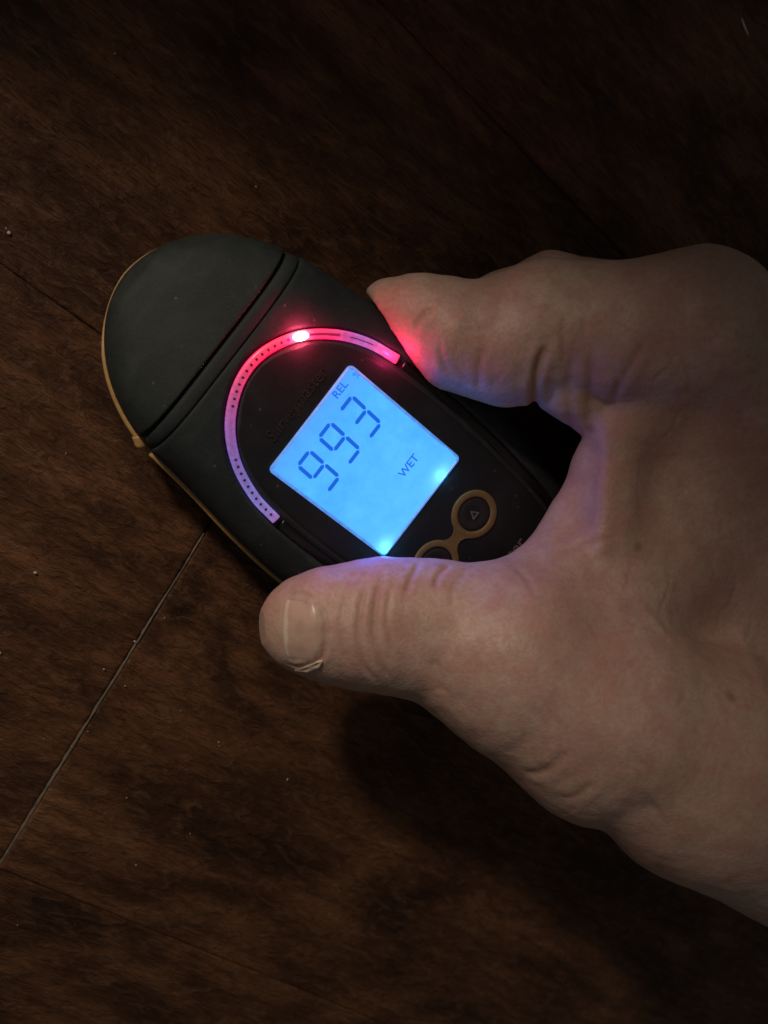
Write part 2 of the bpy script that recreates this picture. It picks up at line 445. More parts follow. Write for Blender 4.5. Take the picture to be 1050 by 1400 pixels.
# face panel inside the horseshoe groove
gy = groove[:len(tr) + len(ring) // 2]
def gx(y):
    L = np.concatenate([tl[::-1], ring[:len(ring) // 2]])
    o_ = np.argsort(L[:, 1]); return float(-np.interp(y, L[o_, 1], L[o_, 0]))
V = []; F = []; ysf = np.concatenate([np.arange(-70, 30, 1.0), np.linspace(30, 34.0, 14)]); nc = 44
ytop = 34.2
for y in ysf:
    hw = gx(y) - 1.85 if y < 30 else None
    if hw is None:
        # narrow towards the crown of the arc
        L = ring[:len(ring) // 2 + 4]
        hw = max(.4, float(np.interp(y + 1.8, L[:, 1], -L[:, 0])) - .8)
    hw = max(hw, .4)
    for k in range(nc + 1):
        q = -1 + 2 * k / nc; x = hw * q
        V.append((x, y, surf(x, y) + (.28 if 0 < k < nc else -.9)))
for i in range(len(ysf) - 1):
    for k in range(nc): F.append((i * (nc + 1) + k, i * (nc + 1) + k + 1, (i + 1) * (nc + 1) + k + 1, (i + 1) * (nc + 1) + k))
link('face_panel', mesh('face_panel', V, F), m_face, meter)

# groove lining below the ends of the light strip (glossy black gasket)
for side, pth in ((-1, tl), (1, tr)):
    P = np.array([[x, y, surf(x, y) - 1.3] for x, y in pth[3:]])
    V, F = tube(P, 1.45, .5, 8, True)
    link('gasket', mesh('gasket', V, F), m_black, meter)

# light strip
RP = np.array([[x, y, surf(x, y) - .25] for x, y in ring])
V, F = tube(RP, 1.16, .85, 16, True, None, 3.0)
me = mesh('light_strip', V, F)
nr = len(ring); seglen = np.concatenate([[0], np.cumsum(np.linalg.norm(np.diff(ring, axis=0), axis=1))]); tt = seglen / seglen[-1]
stops = [(0, (150, 100, 175)), (.03, (128, 112, 195)), (.12, (112, 106, 190)), (.22, (112, 88, 172)), (.32, (140, 78, 162)), (.38, (172, 66, 142)), (.44, (212, 55, 122)), (.50, (235, 38, 104)), (.58, (250, 20, 90)),
         (.68, (255, 60, 120)), (.73, (246, 34, 100)), (.78, (226, 44, 118)), (.82, (200, 68, 158)), (.87, (184, 96, 192)), (.93, (200, 92, 176)), (.97, (226, 66, 140)), (1, (236, 56, 124))]
ca = me.color_attributes.new('glow', 'FLOAT_COLOR', 'POINT')
SP = np.array([p for p, _ in stops]); SCc = np.array([lin(*c) for _, c in stops])
cols = []
for i in range(nr):
    c = [float(np.interp(tt[i], SP, SCc[:, k])) for k in range(3)]
    c[0] *= 1 + 2.2 * math.exp(-((tt[i] - .65) / .11) ** 2) + 1.5 * math.exp(-((tt[i] - 1) / .03) ** 2)
    gl = math.exp(-((tt[i] - .68) / .022) ** 2); c[0] += 3 * gl; c[1] += .5 * gl; c[2] += .6 * gl
    for k in range(16):
        edge = abs(math.cos(2 * math.pi * k / 16)); f = .72 + .42 * edge
        cols += [c[0] * f, c[1] * f, c[2] * f, 1]
ca.data.foreach_set('color', cols)
t = NT('glowing_light_guide'); a = t.n('ShaderNodeAttribute', _attribute_name='glow')
tc = t.n('ShaderNodeTexCoord'); nz = t.n('ShaderNodeTexNoise', Scale=900.0, Detail=4.0); t.l(tc.outputs['Object'], nz.inputs['Vector'])
mm_ = t.mix(1.0, a.outputs['Color'], t.ramp(nz.outputs[0], [(.3, (.72,) * 3), (.7, (1.15,) * 3)]).outputs[0], 'MULTIPLY')
t.l(mm_, t.b.inputs['Emission Color']); t.b.inputs['Emission Strength'].default_value = .98
t.b.inputs['Base Color'].default_value = (.2, .15, .18, 1); t.b.inputs['Roughness'].default_value = .3
strip = link('light_strip', me, t.m, meter)
m_led_off = plain('unlit_led', (.10, .03, .07), .4)
def on_ring(q):
    x = float(np.interp(q, tt, ring[:, 0])); y = float(np.interp(q, tt, ring[:, 1])); x2 = float(np.interp(q + .01, tt, ring[:, 0])); y2 = float(np.interp(q + .01, tt, ring[:, 1]))
    return x, y, math.atan2(y2 - y, x2 - x)
bm = bmesh.new(); bmesh.ops.create_cube(bm, size=1); bmesh.ops.bevel(bm, geom=bm.edges[:], offset=.2, segments=2, affect='EDGES')
bmesh.ops.scale(bm, verts=bm.verts, vec=(.58 * MM, .7 * MM, .3 * MM)); led_me = bpy.data.meshes.new('led'); bm.to_mesh(led_me); bm.free(); led_me.materials.append(m_led_off)
qs = list(np.arange(.025, .23, .0225)) + list(np.arange(.385, .655, .0215))
for q in qs:
    x, y, an = on_ring(q)
    o = bpy.data.objects.new('led', led_me); COL.objects.link(o); o.parent = strip
    o.location = (x * MM, y * MM, (surf(x, y) + .55) * MM); o.rotation_euler = (0, 0, an)
# dark slots in the right half of the strip
for q0, q1 in ((.705, .80), (.83, .91)):
    pts = []
    for q in np.linspace(q0, q1, 14):
        x, y, _ = on_ring(q); pts.append([x, y, surf(x, y) + .55])
    V, F = tube(np.array(pts), .34 if q0 < .8 else .16, .12, 6)
    link('slot', mesh('slot', V, F), emit('slot_glow%d' % int(q0 * 100), lin(170, 20, 80) if q0 < .8 else lin(70, 40, 110), .8), strip)
# the lit led
x, y, an = on_ring(.68)
bm = bmesh.new(); bmesh.ops.create_icosphere(bm, subdivisions=3, radius=1); bmesh.ops.scale(bm, verts=bm.verts, vec=(1.8 * MM, 1.0 * MM, .8 * MM))
me = bpy.data.meshes.new('lit_led'); bm.to_mesh(me); bm.free()
o = link('led', me, emit('led_hot', (1, .20, .32), 60), strip); o['label'] = 'brightly lit red light'
o.location = (x * MM, y * MM, (surf(x, y) + .65) * MM); o.rotation_euler = (0, 0, an)

def red_spill_lamp(q, off, up, power, col, rad):
    x, y, an = on_ring(q); l = bpy.data.lights.new('red_spill_lamp', 'POINT'); l.energy = power; l.color = col; l.shadow_soft_size = rad * MM
    o = bpy.data.objects.new('red_spill_lamp', l); COL.objects.link(o); o.parent = strip
    o.location = ((x + off) * MM, y * MM, (surf(x, y) + up) * MM)
red_spill_lamp(.68, 0, 2.6, .0082, (1, .02, .10), .7)
red_spill_lamp(.97, -.2, 3.2, .0028, (1, .03, .18), .6)  # added lamp floating over the strip end, throws red onto the finger

# ---- display
ZL = 32.75
def rrect(w2, h2, r, n=6, cx=0, cy=0):
    P = []
    for (sx, sy, a0) in ((1, 1, 0), (-1, 1, 90), (-1, -1, 180), (1, -1, 270)):
        for k in range(n + 1):
            a = math.radians(a0 + 90 * k / n); P.append((cx + sx * (w2 - r) + r * math.cos(a), cy + sy * (h2 - r) + r * math.sin(a)))
    return P
def slab(name, P, z0, z1, mat, parent, bev=.25):
    c = np.mean(P, axis=0); n = len(P); V = []; F = []
    inner = [tuple(c + (np.array(p) - c) * (1 - bev / 12)) for p in P]
    for z, pp in ((z0, P), (z1 - bev, P), (z1, inner)):
        V += [(x, y, z) for x, y in pp]
    for i in range(2):
        for k in range(n): F.append((i * n + k, i * n + (k + 1) % n, (i + 1) * n + (k + 1) % n, (i + 1) * n + k))
    F.append(tuple(2 * n + k for k in range(n))); F.append(tuple(range(n)))
    return link(name, mesh(name, V, F), mat, parent, False)
frame_P = rrect(15.35, 18.35, 1.2)
t = NT('lcd_glow'); tc = t.n('ShaderNodeTexCoord'); sep = t.n('ShaderNodeSeparateXYZ'); t.l(tc.outputs['Object'], sep.inputs[0])
X, Y = sep.outputs[0], sep.outputs[1]
def blob(cx, cy, r, sx=1.0, sy=1.0):
    dx = t.math('MULTIPLY', t.math('SUBTRACT', X, cx * MM), sx / (r * MM)); dy = t.math('MULTIPLY', t.math('SUBTRACT', Y, cy * MM), sy / (r * MM))
    d2 = t.math('ADD', t.math('MULTIPLY', dx, dx), t.math('MULTIPLY', dy, dy))
    return t.math('POWER', 2.718, t.math('MULTIPLY', d2, -1.0))
nz = t.n('ShaderNodeTexNoise', Scale=170.0, Detail=6.0, Roughness=.6); t.l(tc.outputs['Object'], nz.inputs['Vector'])
base = t.ramp(nz.outputs[0], [(.3, (*lin(72, 174)[:2], 4.0)), (.7, (*lin(90, 194)[:2], 4.6))]).outputs[0]
hot = t.math('MINIMUM', t.math('ADD', t.math('ADD', blob(9.0, -17.2, 2.6, 1, 1.3), blob(-13.2, -17.0, 2.6, 1, 1.2)), t.math('MULTIPLY', blob(0, -20, 12, .6, 1), .16)), 1.0)
c = t.mix(hot, base, (*lin(135, 245)[:2], 3.6))
topd = t.ramp(t.math('MULTIPLY', t.math('ADD', Y, 18 * MM), 1 / (36 * MM)), [(.80, (0,) * 3), (1.0, (.5,) * 3)]).outputs[0]
c = t.mix(topd, c, (*lin(84, 150)[:2], 1.0))
t.l(c, t.b.inputs['Emission Color']); t.b.inputs['Emission Strength'].default_value = 1.0
t.b.inputs['Base Color'].default_value = (.02, .03, .05, 1); t.b.inputs['Roughness'].default_value = .35; t.b.inputs['Specular IOR Level'].default_value = .2
m_lcd = t.m
lcd = slab('display', rrect(14.75, 17.75, .9), 31.2, ZL, m_lcd, meter, .05)
# bezel: clear edge of the display window
V = []; F = []
Po = rrect(15.45, 18.45, 1.3); Pi = rrect(14.8, 17.8, .85); n = len(Po)
for pp, z in ((Po, 31.2), (Po, ZL - .05), ([tuple(np.array(a) * .3 + np.array(b) * .7) for a, b in zip(Po, Pi)], ZL + .22), (Pi, ZL + .05), (Pi, 31.3)):
    V += [(x, y, z) for x, y in pp]
for i in range(4):
    for k in range(n): F.append((i * n + k, i * n + (k + 1) % n, (i + 1) * n + (k + 1) % n, (i + 1) * n + k))
tb = NT('display_edge'); tb.b.inputs['Base Color'].default_value = (.12, .2, .3, 1); tb.b.inputs['Roughness'].default_value = .3
tb.b.inputs['Emission Color'].default_value = (*lin(76, 140, 226), 1); tb.b.inputs['Emission Strength'].default_value = .8
tcb = tb.n('ShaderNodeTexCoord'); nb = tb.n('ShaderNodeTexNoise', Scale=700.0, Detail=4.0); tb.l(tcb.outputs['Object'], nb.inputs['Vector'])
tb.l(tb.ramp(nb.outputs[0], [(.35, lin(70, 135, 220)), (.65, lin(90, 155, 240))]).outputs[0], tb.b.inputs['Emission Color'])
link('display_window_edge', mesh('display_window_edge', V, F), tb.m, lcd, False)

for lx, ly in ((9.0, -17.0), (-13.2, -16.8)):                    # the two backlight lamps at the foot of the display
    l = bpy.data.lights.new('backlight_lamp', 'POINT'); l.energy = .0015; l.color = (.05, .58, 1); l.shadow_soft_size = 1.1 * MM
    o = bpy.data.objects.new('backlight_lamp', l); COL.objects.link(o); o.parent = lcd; o.location = (lx * MM, ly * MM, (ZL + .7) * MM)

m_seg = emit('lcd_segment', lin(16, 100, 212), .95)
m_small = emit('lcd_small_text', lin(38, 112, 205), .95)
# seven-segment digits. centre positions measured on the display face
def seg_poly(x0, y0, x1, y1, wd):
    a = np.array([x0, y0]); b = np.array([x1, y1]); d = (b - a) / np.linalg.norm(b - a); q = np.array([-d[1], d[0]]); h = wd / 2
    return [a, a + d * h + q * h, b - d * h + q * h, b, b - d * h - q * h, a + d * h - q * h]
def digit(cx, cy, on, w2=2.2, h2=4.85, slant=.06):
    P = {'a': (-w2, h2, w2, h2), 'g': (-w2, 0, w2, 0), 'd': (-w2, -h2, w2, -h2), 'f': (-w2, h2, -w2, 0), 'b': (w2, h2, w2, 0), 'e': (-w2, 0, -w2, -h2), 'c': (w2, 0, w2, -h2)}
    for s in on:
        x0, y0, x1, y1 = P[s]
        g = .18; d = np.array([x1 - x0, y1 - y0], float); d /= np.linalg.norm(d)
        x0 += d[0] * g; y0 += d[1] * g; x1 -= d[0] * g; y1 -= d[1] * g
        pp = [(cx + p[0] + slant * p[1], cy + p[1]) for p in seg_poly(x0, y0, x1, y1, .95)]
        n = len(pp); V = [(x, y, ZL + .02) for x, y in pp] + [(x, y, ZL + .07) for x, y in pp]
        F = [tuple(range(n, 2 * n))] + [(k, (k + 1) % n, n + (k + 1) % n, n + k) for k in range(n)]
        link('segment', mesh('segment', V, F), m_seg, lcd, False)
for (px, py), on in (((435, 634), 'afbgcd'), ((481, 588) , 'afbgcd'), ((0, 0), 'abgcd')):
    pass
D1 = (dv(420, 625) + dv(448, 643)) / 2
digs = [((434, 633), 'afbgcd'), ((465, 593), 'afbgcd'), ((494, 557), 'abgcd')]
for (px, py), on in [((435, 646), 'afbgc'), ((464, 609), 'afbgc'), ((493, 571), 'abgcd')]:
    pass
DIG = [(dv(408 + 27, 617 + 26), 'afbgcd')]
DIGP = {'left': (dv(435, 644), 'afbgcd')}
digit(*dv(435.5, 644.5, 32.7), 'afbgcd'); digit(*dv(464, 606.5, 32.7), 'afbgcd'); digit(*dv(493, 570.5, 32.7), 'abgcd')

dg = bpy.context.evaluated_depsgraph_get()
def text(name, s, pos, size, mat, parent, z=ZL + .03, rot=0, shear=0, ext=.02, bold=0.0, align='CENTER', sx=1.0):
    cu = bpy.data.curves.new('txt', 'FONT'); cu.body = s; cu.size = size * MM; cu.extrude = ext * MM; cu.shear = shear; cu.offset = bold * MM
    cu.align_x = align; cu.align_y = 'CENTER'; cu.resolution_u = 3
    o = bpy.data.objects.new('tmp', cu); COL.objects.link(o)
    bpy.context.view_layer.update()
    me = bpy.data.meshes.new_from_object(o.evaluated_get(bpy.context.evaluated_depsgraph_get()))
    bpy.data.objects.remove(o); me.name = name
    t_ = link(name, me, mat, parent, False); t_.location = (pos[0] * MM, pos[1] * MM, z * MM); t_.rotation_euler = (0, 0, rot); t_.scale = (sx, 1, 1)
    return t_
text('lettering', 'WET', dv(559, 637, 32.7), 2.9, m_small, lcd, bold=.05, sx=1.0)
text('lettering', 'REL', dv(465, 533, 32.7), 2.7, m_small, lcd, bold=.05)
text('lettering', '%', dv(488, 512, 32.7), 2.5, m_small, lcd, sx=1.0)
text('lettering', 'Surveymaster', dv(405, 553, 32.3), 4.3, m_print, meter, z=32.55, bold=.04, shear=.12, sx=.86)
text('lettering', 'Protimeter', (-.4, -47.6), 4.6, m_print2, meter, z=surf(0, -45.5) + .34, bold=.05)

# ---- buttons with their amber surround
bc = [dv(648, 703), dv(596, 771)]
def annulus(c, r0, r1, z, mat, parent, name, n=48, h=.35):
    V = []; F = []
    for r, dz in ((r0, -.6), (r0, h * .6), (r0 + .35, h), (r1 - .35, h), (r1, h * .5), (r1, -.6)):
        for k in range(n):
            a = 2 * math.pi * k / n; V.append((c[0] + r * math.cos(a), c[1] + r * math.sin(a), z + dz))
    for i in range(5):
        for k in range(n): F.append((i * n + k, i * n + (k + 1) % n, (i + 1) * n + (k + 1) % n, (i + 1) * n + k))
    return link(name, mesh(name, V, F), mat, parent)
for i, c in enumerate(bc):
    zz = surf(c[0], c[1]) + .3
    an_ = annulus(c, 4.55, 6.35, zz, m_btnring, meter, 'button_surround')
    # domed, slightly dished button
    V = []; F = []; n = 40; prof = [(0, -.15), (1.5, -.1), (3.0, .1), (3.9, .15), (4.3, -.1), (4.45, -.9)]
    for r, dz in prof:
        for k in range(n):
            a = 2 * math.pi * k / n; V.append((c[0] + max(r, .01) * math.cos(a), c[1] + max(r, .01) * math.sin(a), zz + dz))
    for j in range(len(prof) - 1):
        for k in range(n): F.append((j * n + k, j * n + (k + 1) % n, (j + 1) * n + (k + 1) % n, (j + 1) * n + k))
    bt = link('button', mesh('button', V, F), m_button, meter)
    s = 1 if i == 0 else -1
    T = [np.array([0, 1.45 * s]), np.array([-1.3, -.85 * s]), np.array([1.3, -.85 * s])]
    V = []; F = []
    for k in range(3):
        V.append((c[0] + T[k][0], c[1] + T[k][1], zz + .12)); V.append((c[0] + T[k][0] * .55, c[1] + T[k][1] * .55, zz + .12))
    V = V + [(a, b, z_ - .3) for a, b, z_ in V]
    for k in range(3): 
        a = 2 * k; b = 2 * ((k + 1) % 3); F.append((a, b, b + 1, a + 1)); F.append((a, b, b + 6, a + 6)); F.append((a + 1, b + 1, b + 7, a + 7))
    link('triangle_mark', mesh('triangle_mark', V, F), m_print2, bt, False)
# bridge between the two surrounds: concave-sided web
mid = (bc[0] + bc[1]) / 2; zz = surf(*mid) + .3
P = []
for sgn in (1, -1):
    for k in range(9):
        q = -1 + 2 * k / 8
        P.append((mid[0] + sgn * q * 3.2, mid[1] + sgn * (-(1.35 + 2.6 * q * q))))
V = [(x, y, zz + .31) for x, y in P] + [(x, y, zz - .5) for x, y in P]; n = len(P)
F = [tuple(range(n))] + [(k, (k + 1) % n, n + (k + 1) % n, n + k) for k in range(n)]
link('surround_bridge', mesh('surround_bridge', V, F), m_btnring, meter, False)

# ------------------------------------------------------------------ hand: distance field -> surface
VX = .85
lo = np.array([38., -235., .6]); hi = np.array([330., 70., 135.])
dims = np.ceil((hi - lo) / VX).astype(int) + 1
G = np.full(dims, 12.0, np.float32)
PR = []                                                        # (a, b, ra, rb, k)
def cone(p, q, k=5.0):
    a = at(*p[:3]); b = at(*q[:3]); PR.append((a, b, rmm(a, p[3]), rmm(b, q[3]), k))
def chain(*pts, k=5.0):
    for p, q in zip(pts[:-1], pts[1:]): cone(p, q, k)
# thumb
chain((410, 853, 40, 55), (445, 853, 43, 71), (520, 853, 46, 84), (600, 862, 49, 90), (700, 900, 56, 122), (820, 975, 65, 138), (965, 1050, 74, 148), (1250, 1165, 84, 185), (1700, 1500, 90, 260), k=6)
# index: tip, middle segment, knuckle, first segment, big knuckle, metacarpal
chain((533, 423, 22, 42), (574, 432, 26, 53), (622, 458, 30, 72), (690, 470, 34, 80), (750, 454, 38, 82), k=4)
chain((750, 446, 38, 86), (860, 456, 48, 86), (955, 446, 54, 94), k=7)
chain((955, 446, 54, 94), (1085, 620, 42, 120), (1260, 860, 44, 170), k=9)
# middle finger beneath, its knuckle showing behind the index
chain((640, 440, 12, 42), (690, 415, 16, 44), (752, 399, 24, 52), (880, 440, 36, 74), (1030, 500, 50, 110), k=2)
# ring and little finger curled beneath
chain((900, 640, 10, 36), (900, 500, 14, 44), (960, 490, 20, 50), (1120, 600, 45, 100), k=3)
chain((960, 760, 12, 34), (980, 640, 12, 42), (1040, 600, 18, 48), (1200, 760, 45, 100), k=3)
# back of the hand and web
chain((1160, 700, 30, 165), (1260, 1000, 42, 230), (1700, 1300, 56, 330), k=14)
chain((1000, 560, 42, 110), (985, 760, 34, 150), (970, 900, 42, 150), k=14)
chain((915, 500, 52, 50), (872, 560, 47, 46), (834, 640, 43, 44), (800, 715, 43, 44), (775, 775, 45, 50), (700, 850, 50, 78), k=6)
chain((940, 600, 42, 90), (890, 740, 40, 95), (800, 850, 50, 95), k=12)
NBASE = len(PR)
# flesh fold of the first segment below the knuckle
cone((779, 526, 42, 49), (806, 545, 42, 46), 1.8)
# second ridge of the web
cone((842, 600, 49, 26), (832, 730, 52, 26), 8)
def prim_d(Px, Py, Pz, pr):
    a, b, ra, rb, k = pr
    ba = b - a; L = float(ba @ ba)
    x = Px - a[0]; y = Py - a[1]; z = Pz - a[2]
    h = np.clip((x * ba[0] + y * ba[1] + z * ba[2]) / L, 0, 1)
    return np.sqrt((x - h * ba[0]) ** 2 + (y - h * ba[1]) ** 2 + (z - h * ba[2]) ** 2) - (ra + (rb - ra) * h)
def smin(d1, d2, k):
    h = np.maximum(k - np.abs(d1 - d2), 0) / k
    return np.minimum(d1, d2) - h * h * k * .25
def dev_d(Px, Py, Pz):
    x = (Px - DO[0]) * EX[0] + (Py - DO[1]) * EX[1]; y = (Px - DO[0]) * EY[0] + (Py - DO[1]) * EY[1]
    wv = np.interp(y, [a for a, _ in WY], [b for _, b in WY]); hv = np.interp(y, [a for a, _ in HY], [b for _, b in HY])
    q = ((np.abs(x) / wv) ** 4 + (np.abs(Pz - ZR) / np.where(Pz > ZR, hv + .6, 15.5)) ** 2.6)
    d = (q ** .3 - 1) * 15
    return np.maximum(d, np.maximum(y - 68, -88.5 - y))
axs = [lo[i] + VX * np.arange(dims[i]) for i in range(3)]
for pr in PR:
    a, b, ra, rb, k = pr; m = max(ra, rb) + k + 5
    i0 = np.clip(np.floor((np.minimum(a, b) - m - lo) / VX).astype(int), 0, dims); i1 = np.clip(np.ceil((np.maximum(a, b) + m - lo) / VX).astype(int) + 1, 0, dims)
    if np.any(i1 <= i0): continue
    sl = tuple(slice(i0[j], i1[j]) for j in range(3))
    X_, Y_, Z_ = np.meshgrid(*[axs[j][sl[j]].astype(np.float32) for j in range(3)], indexing='ij', sparse=True)
    G[sl] = smin(G[sl], prim_d(X_, Y_, Z_, pr).astype(np.float32), k)
# press against the meter
i1 = np.clip(np.ceil((np.array([200, 60, 36.]) - lo) / VX).astype(int), 0, dims)
sl = (slice(0, i1[0]), slice(0, i1[1]), slice(0, i1[2]))
X_, Y_, Z_ = np.meshgrid(*[axs[j][sl[j]] for j in range(3)], indexing='ij')
dd = (.35 - dev_d(X_, Y_, Z_)).astype(np.float32)
G[sl] = -smin(-G[sl], -dd, 1.2)
del X_, Y_, Z_
def Gs(P):
    """trilinear sample"""
    q = (P - lo) / VX; q = np.clip(q, 0, np.array(dims) - 1.001); i = q.astype(int); f = q - i
    r = 0
    for dx in (0, 1):
        for dy in (0, 1):
            for dz in (0, 1):
                w_ = (f[:, 0] if dx else 1 - f[:, 0]) * (f[:, 1] if dy else 1 - f[:, 1]) * (f[:, 2] if dz else 1 - f[:, 2])
                r = r + w_ * G[i[:, 0] + dx, i[:, 1] + dy, i[:, 2] + dz]
    return r
def Gn(P, e=.9):
    g = np.stack([Gs(P + np.eye(3)[k] * e) - Gs(P - np.eye(3)[k] * e) for k in range(3)], 1)
    return g / np.maximum(np.linalg.norm(g, axis=1, keepdims=True), 1e-9)
def hit(pts):
    """where the camera's line of sight through these picture points meets the skin"""
    out = []
    pts = np.array(pts, float)
    D = (R @ np.stack([pts[:, 0] - PW / 2, PH / 2 - pts[:, 1], np.full(len(pts), -FPX)])).T
    D /= np.linalg.norm(D, axis=1, keepdims=True)
    P = CAM + D * ((132 - CAM[2]) / D[:, 2])[:, None]
    for _ in range(160):
        P = P + D * np.clip(Gs(P), -1, 3)[:, None] * .8
    return P
# closing the volume at the sides of the grid
G[0] = G[-1] = 3; G[:, 0] = G[:, -1] = 3; G[:, :, 0] = 3; G[:, :, -1] = 3
def surface_nets(G):
    S = G < 0
    nx, ny, nz_ = G.shape
    c = np.zeros((nx - 1, ny - 1, nz_ - 1), np.uint8)
    for dx in (0, 1):
        for dy in (0, 1):
            for dz in (0, 1): c += S[dx:nx - 1 + dx, dy:ny - 1 + dy, dz:nz_ - 1 + dz]
    act = (c > 0) & (c < 8)
    idx = np.full(act.shape, -1, np.int32); ii = np.argwhere(act); idx[act] = np.arange(len(ii))
    acc = np.zeros((len(ii), 3)); cnt = np.zeros(len(ii))
    cs = [(a, b, d) for a in (0, 1) for b in (0, 1) for d in (0, 1)]
    for a in cs:
        for ax in range(3):
            if a[ax]: continue
            b = list(a); b[ax] = 1
            va = G[ii[:, 0] + a[0], ii[:, 1] + a[1], ii[:, 2] + a[2]]; vb = G[ii[:, 0] + b[0], ii[:, 1] + b[1], ii[:, 2] + b[2]]
            x = (va < 0) != (vb < 0)
            tt_ = np.where(x, va / np.where(x, va - vb, 1), 0)
            p = np.tile(np.array(a, float), (len(ii), 1)); p[:, ax] += tt_
            acc[x] += p[x]; cnt[x] += 1
    V = (ii + acc / cnt[:, None])
    Fs = []
    for ax in range(3):
        o1, o2 = [(1, 2), (2, 0), (0, 1)][ax]
        sl0 = [slice(None)] * 3; sl1 = [slice(None)] * 3; sl0[ax] = slice(0, -1); sl1[ax] = slice(1, None)
        A = S[tuple(sl0)]; B = S[tuple(sl1)]
        e = np.argwhere(A != B)
        e = e[(e[:, o1] > 0) & (e[:, o2] > 0) & (e[:, o1] < G.shape[o1] - 1) & (e[:, o2] < G.shape[o2] - 1)]
        fl = A[e[:, 0], e[:, 1], e[:, 2]]
        q = []
        for (u_, v_) in ((-1, -1), (0, -1), (0, 0), (-1, 0)):
            c_ = e.copy(); c_[:, o1] += u_; c_[:, o2] += v_; q.append(idx[c_[:, 0], c_[:, 1], c_[:, 2]])
        q = np.stack(q, 1); q[~fl] = q[~fl][:, ::-1]
        Fs.append(q)
    return V, np.concatenate(Fs)
V, F = surface_nets(G)
V = lo + V * VX
for _ in range(2):
    n_ = Gn(V, 1.2); V = V - n_ * np.clip(Gs(V), -.4, .4)[:, None]
me = bpy.data.meshes.new('hand_tmp')
me.from_pydata(V.tolist(), [], F.tolist()); me.update()
tmp = bpy.data.objects.new('tmp', me); COL.objects.link(tmp)
md = tmp.modifiers.new('s', 'SUBSURF'); md.levels = 1; md.render_levels = 1
bpy.context.view_layer.update()
me2 = bpy.data.meshes.new_from_object(tmp.evaluated_get(bpy.context.evaluated_depsgraph_get()))
bpy.data.objects.remove(tmp)
nv = len(me2.vertices); V = np.empty(nv * 3); me2.vertices.foreach_get('co', V); V = V.reshape(-1, 3)
N_ = Gn(V, 1.0)
disp = np.zeros(nv); cre = np.zeros(nv)
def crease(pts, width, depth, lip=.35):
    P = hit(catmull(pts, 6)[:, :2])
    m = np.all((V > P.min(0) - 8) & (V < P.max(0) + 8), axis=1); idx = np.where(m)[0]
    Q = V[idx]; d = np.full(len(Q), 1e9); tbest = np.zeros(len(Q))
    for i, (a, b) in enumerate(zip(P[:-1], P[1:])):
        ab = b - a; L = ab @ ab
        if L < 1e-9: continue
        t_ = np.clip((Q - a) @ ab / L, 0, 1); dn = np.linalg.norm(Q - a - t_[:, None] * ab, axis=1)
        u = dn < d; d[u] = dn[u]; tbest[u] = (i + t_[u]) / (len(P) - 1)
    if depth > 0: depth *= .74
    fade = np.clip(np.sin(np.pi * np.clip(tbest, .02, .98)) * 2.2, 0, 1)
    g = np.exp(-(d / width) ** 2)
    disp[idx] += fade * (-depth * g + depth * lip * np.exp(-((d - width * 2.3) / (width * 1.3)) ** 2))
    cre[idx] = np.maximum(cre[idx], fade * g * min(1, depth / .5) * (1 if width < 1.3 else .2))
# thumb joint wrinkles
crease([(524, 778), (514, 820), (511, 865), (520, 905), (534, 932)], .7, .5)
crease([(503, 792), (492, 835), (489, 875), (497, 908), (515, 932)], .6, .4)
crease([(478, 800), (468, 838), (468, 880), (478, 915)], .8, .28)
crease([(534, 800), (529, 850), (538, 900)], .6, .22)
crease([(560, 790), (552, 830), (554, 880)], .9, .16)
crease([(574, 768), (562, 790), (554, 812)], .6, .45)
crease([(616, 772), (600, 785), (594, 805)], .6, .5)
crease([(640, 776), (622, 800), (614, 830)], .8, .25)
crease([(592, 900), (600, 930), (604, 950)], 1.6, .5)
# wrist / heel folds
crease([(716, 1060), (748, 1052), (778, 1024)], 1.0, .45)
crease([(768, 1094), (790, 1088), (812, 1070)], 1.0, .35)
crease([(690, 1030), (712, 1018), (728, 1000)], 1.3, .2)
crease([(810, 1150), (860, 1118), (905, 1100)], 4.0, 1.2, .1)
# index segment creases
crease([(748, 468), (738, 495), (732, 525), (731, 555), (735, 580)], .9, 1.1)
crease([(592, 420), (578, 432), (566, 448)], .8, .5)
crease([(770, 430), (769, 465), (772, 500)], .7, .25)
crease([(784, 480), (778, 525), (782, 590)], 1.1, .35)
crease([(812, 480), (808, 525), (804, 595)], 1.1, .3)
crease([(663, 470), (655, 500), (655, 535)], .9, .3)
crease([(600, 468), (604, 490), (612, 510)], .8, .3)
# web: long fold from the finger root down the web and into the thumb
crease([(884, 462), (856, 510), (832, 555)], 1.0, .35)
crease([(822, 600), (806, 650), (792, 700), (778, 735)], 4.0, 1.5, .1)
crease([(836, 540), (828, 620), (824, 700), (824, 775)], 2.4, -.8, 0)
crease([(758, 738), (785, 722), (816, 706)], 1.6, .6)
crease([(762, 766), (800, 745), (840, 735)], 1.0, .3)
crease([(700, 772), (720, 790), (730, 815)], .9, .3)
rng2 = np.random.default_rng(3)
for _ in range(46):                                            # fine short lines over the back of the hand
    x = rng2.uniform(640, 1040); y = rng2.uniform(420, 1060); a_ = rng2.uniform(.5, 2.2); L_ = rng2.uniform(12, 34)
    if y < 850 and x < 780 and y > 560: continue
    crease([(x, y), (x + L_ * math.cos(a_), y + L_ * math.sin(a_)), (x + 2 * L_ * math.cos(a_ + .2), y + 2 * L_ * math.sin(a_ + .2))], .55, rng2.uniform(.06, .16))
crease([(432, 822), (444, 842), (445, 878), (438, 902), (412, 911), (394, 908)], .55, .3, .8)
crease([(434, 818), (410, 811), (394, 814)], .5, .3, .8)
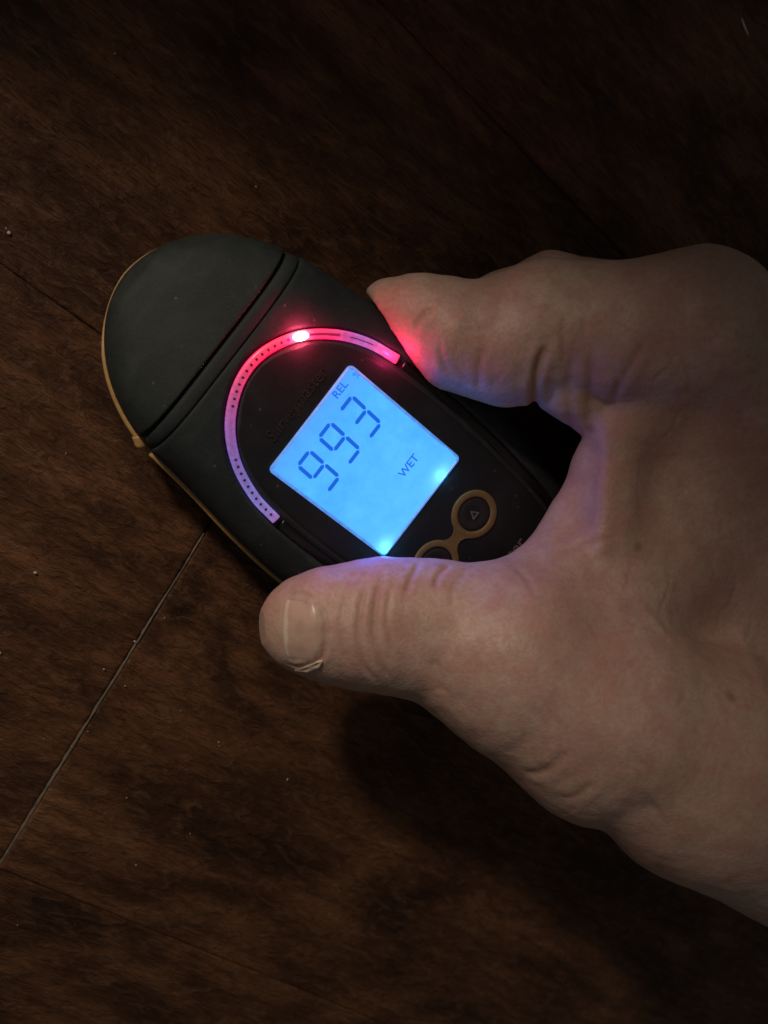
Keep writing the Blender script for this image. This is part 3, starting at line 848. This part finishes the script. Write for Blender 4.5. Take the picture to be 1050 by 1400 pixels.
# veins and tendons on the back of the hand
def ridge(pts, width, h):
    crease(pts, width, -h, 0)
ridge([(985, 430), (1040, 560), (1090, 700)], 3.5, .9)
ridge([(900, 640), (950, 760), (1010, 860), (1060, 980)], 2.2, .45)
ridge([(870, 820), (930, 880), (1040, 900)], 2.0, .35)
ridge([(720, 880), (780, 950), (860, 1010), (960, 1060)], 6.0, .5)
# gentle unevenness of the flesh
vs = [mnoise.noise(Vector(p) * .09) * .32 + mnoise.noise(Vector(p) * .28) * .14 for p in V]
disp += np.array(vs)
# nail bed
NP = hit([(412, 860)])[0]; 
V2 = V + N_ * disp[:, None]
V2[:, 2] = np.maximum(V2[:, 2], .5)
me2.vertices.foreach_set('co', (V2 * MM).ravel())
ca = me2.attributes.new('crease', 'FLOAT', 'POINT'); ca.data.foreach_set('value', np.clip(cre, 0, 1).astype(np.float32))
me2.name = 'hand'; me2.materials.clear(); me2.update()
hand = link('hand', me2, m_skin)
tag(hand, "person's right hand gripping the moisture meter between thumb and fingers, back of hand up", 'hand')

# thumbnail: curved plate laid on the thumb
nu, nvv = 26, 26
pts = []; off = []
for i in range(nu + 1):
    u = i / nu                                                 # 0 free edge (left) .. 1 cuticle (right)
    for j in range(nvv + 1):
        v = -1 + 2 * j / nvv                                   # across the thumb
        wv = 45 - 3 * (1 - u) ** 2
        xl = 387 + 5 * v * v; xr = 440 - 12 * abs(v) ** 2.6
        pts.append((xl + (xr - xl) * u, 861 + v * wv + 3 * (u - .5)))
        e = min(u, 1 - u) * 1.0; ev = 1 - abs(v)
        off.append(-.16 + .40 * min(1, e / .12) ** .5 * min(1, ev / .12) ** .5 + (.25 if u < .1 else 0) * min(1, ev / .2))
P = hit(pts); Nn = Gn(P, 2.0)
P = P + Nn * np.array(off)[:, None]
F = [(i * (nvv + 1) + j, i * (nvv + 1) + j + 1, (i + 1) * (nvv + 1) + j + 1, (i + 1) * (nvv + 1) + j) for i in range(nu) for j in range(nvv)]
nail = link('thumbnail', mesh('thumbnail', P, F), m_nail, hand)
tipv = []
for i in range(nu + 1):
    for j in range(nvv + 1):
        u = i / nu; v = -1 + 2 * j / nvv
        q = u - .10 * mnoise.noise(Vector((v * 2.6, 2, 5))) - .03 * mnoise.noise(Vector((v * 9, 7, 5))) - .02
        tipv.append(max(0, min(1, (.13 - q) / .05)) * .9 + .35 * max(0, min(1, (u - .90) / .06)))
a_ = nail.data.attributes.new('tip', 'FLOAT', 'POINT'); a_.data.foreach_set('value', tipv)
# torn flap of dry skin beside the nail
Q = hit([(404, 915), (418, 911), (432, 905), (441, 903), (436, 911), (421, 917)])
Qn = Gn(Q, 2.0); Q1 = Q + Qn * .42; Q0 = Q - Qn * .4
V = list(Q1) + list(Q0) + [Q1.mean(0) + Qn.mean(0) * .2]; F = [(k, (k + 1) % 6, 12) for k in range(6)] + [(k, (k + 1) % 6, 6 + (k + 1) % 6, 6 + k) for k in range(6)]
link('dry_skin', mesh('dry_skin', V, F), m_cuticle, hand, False)
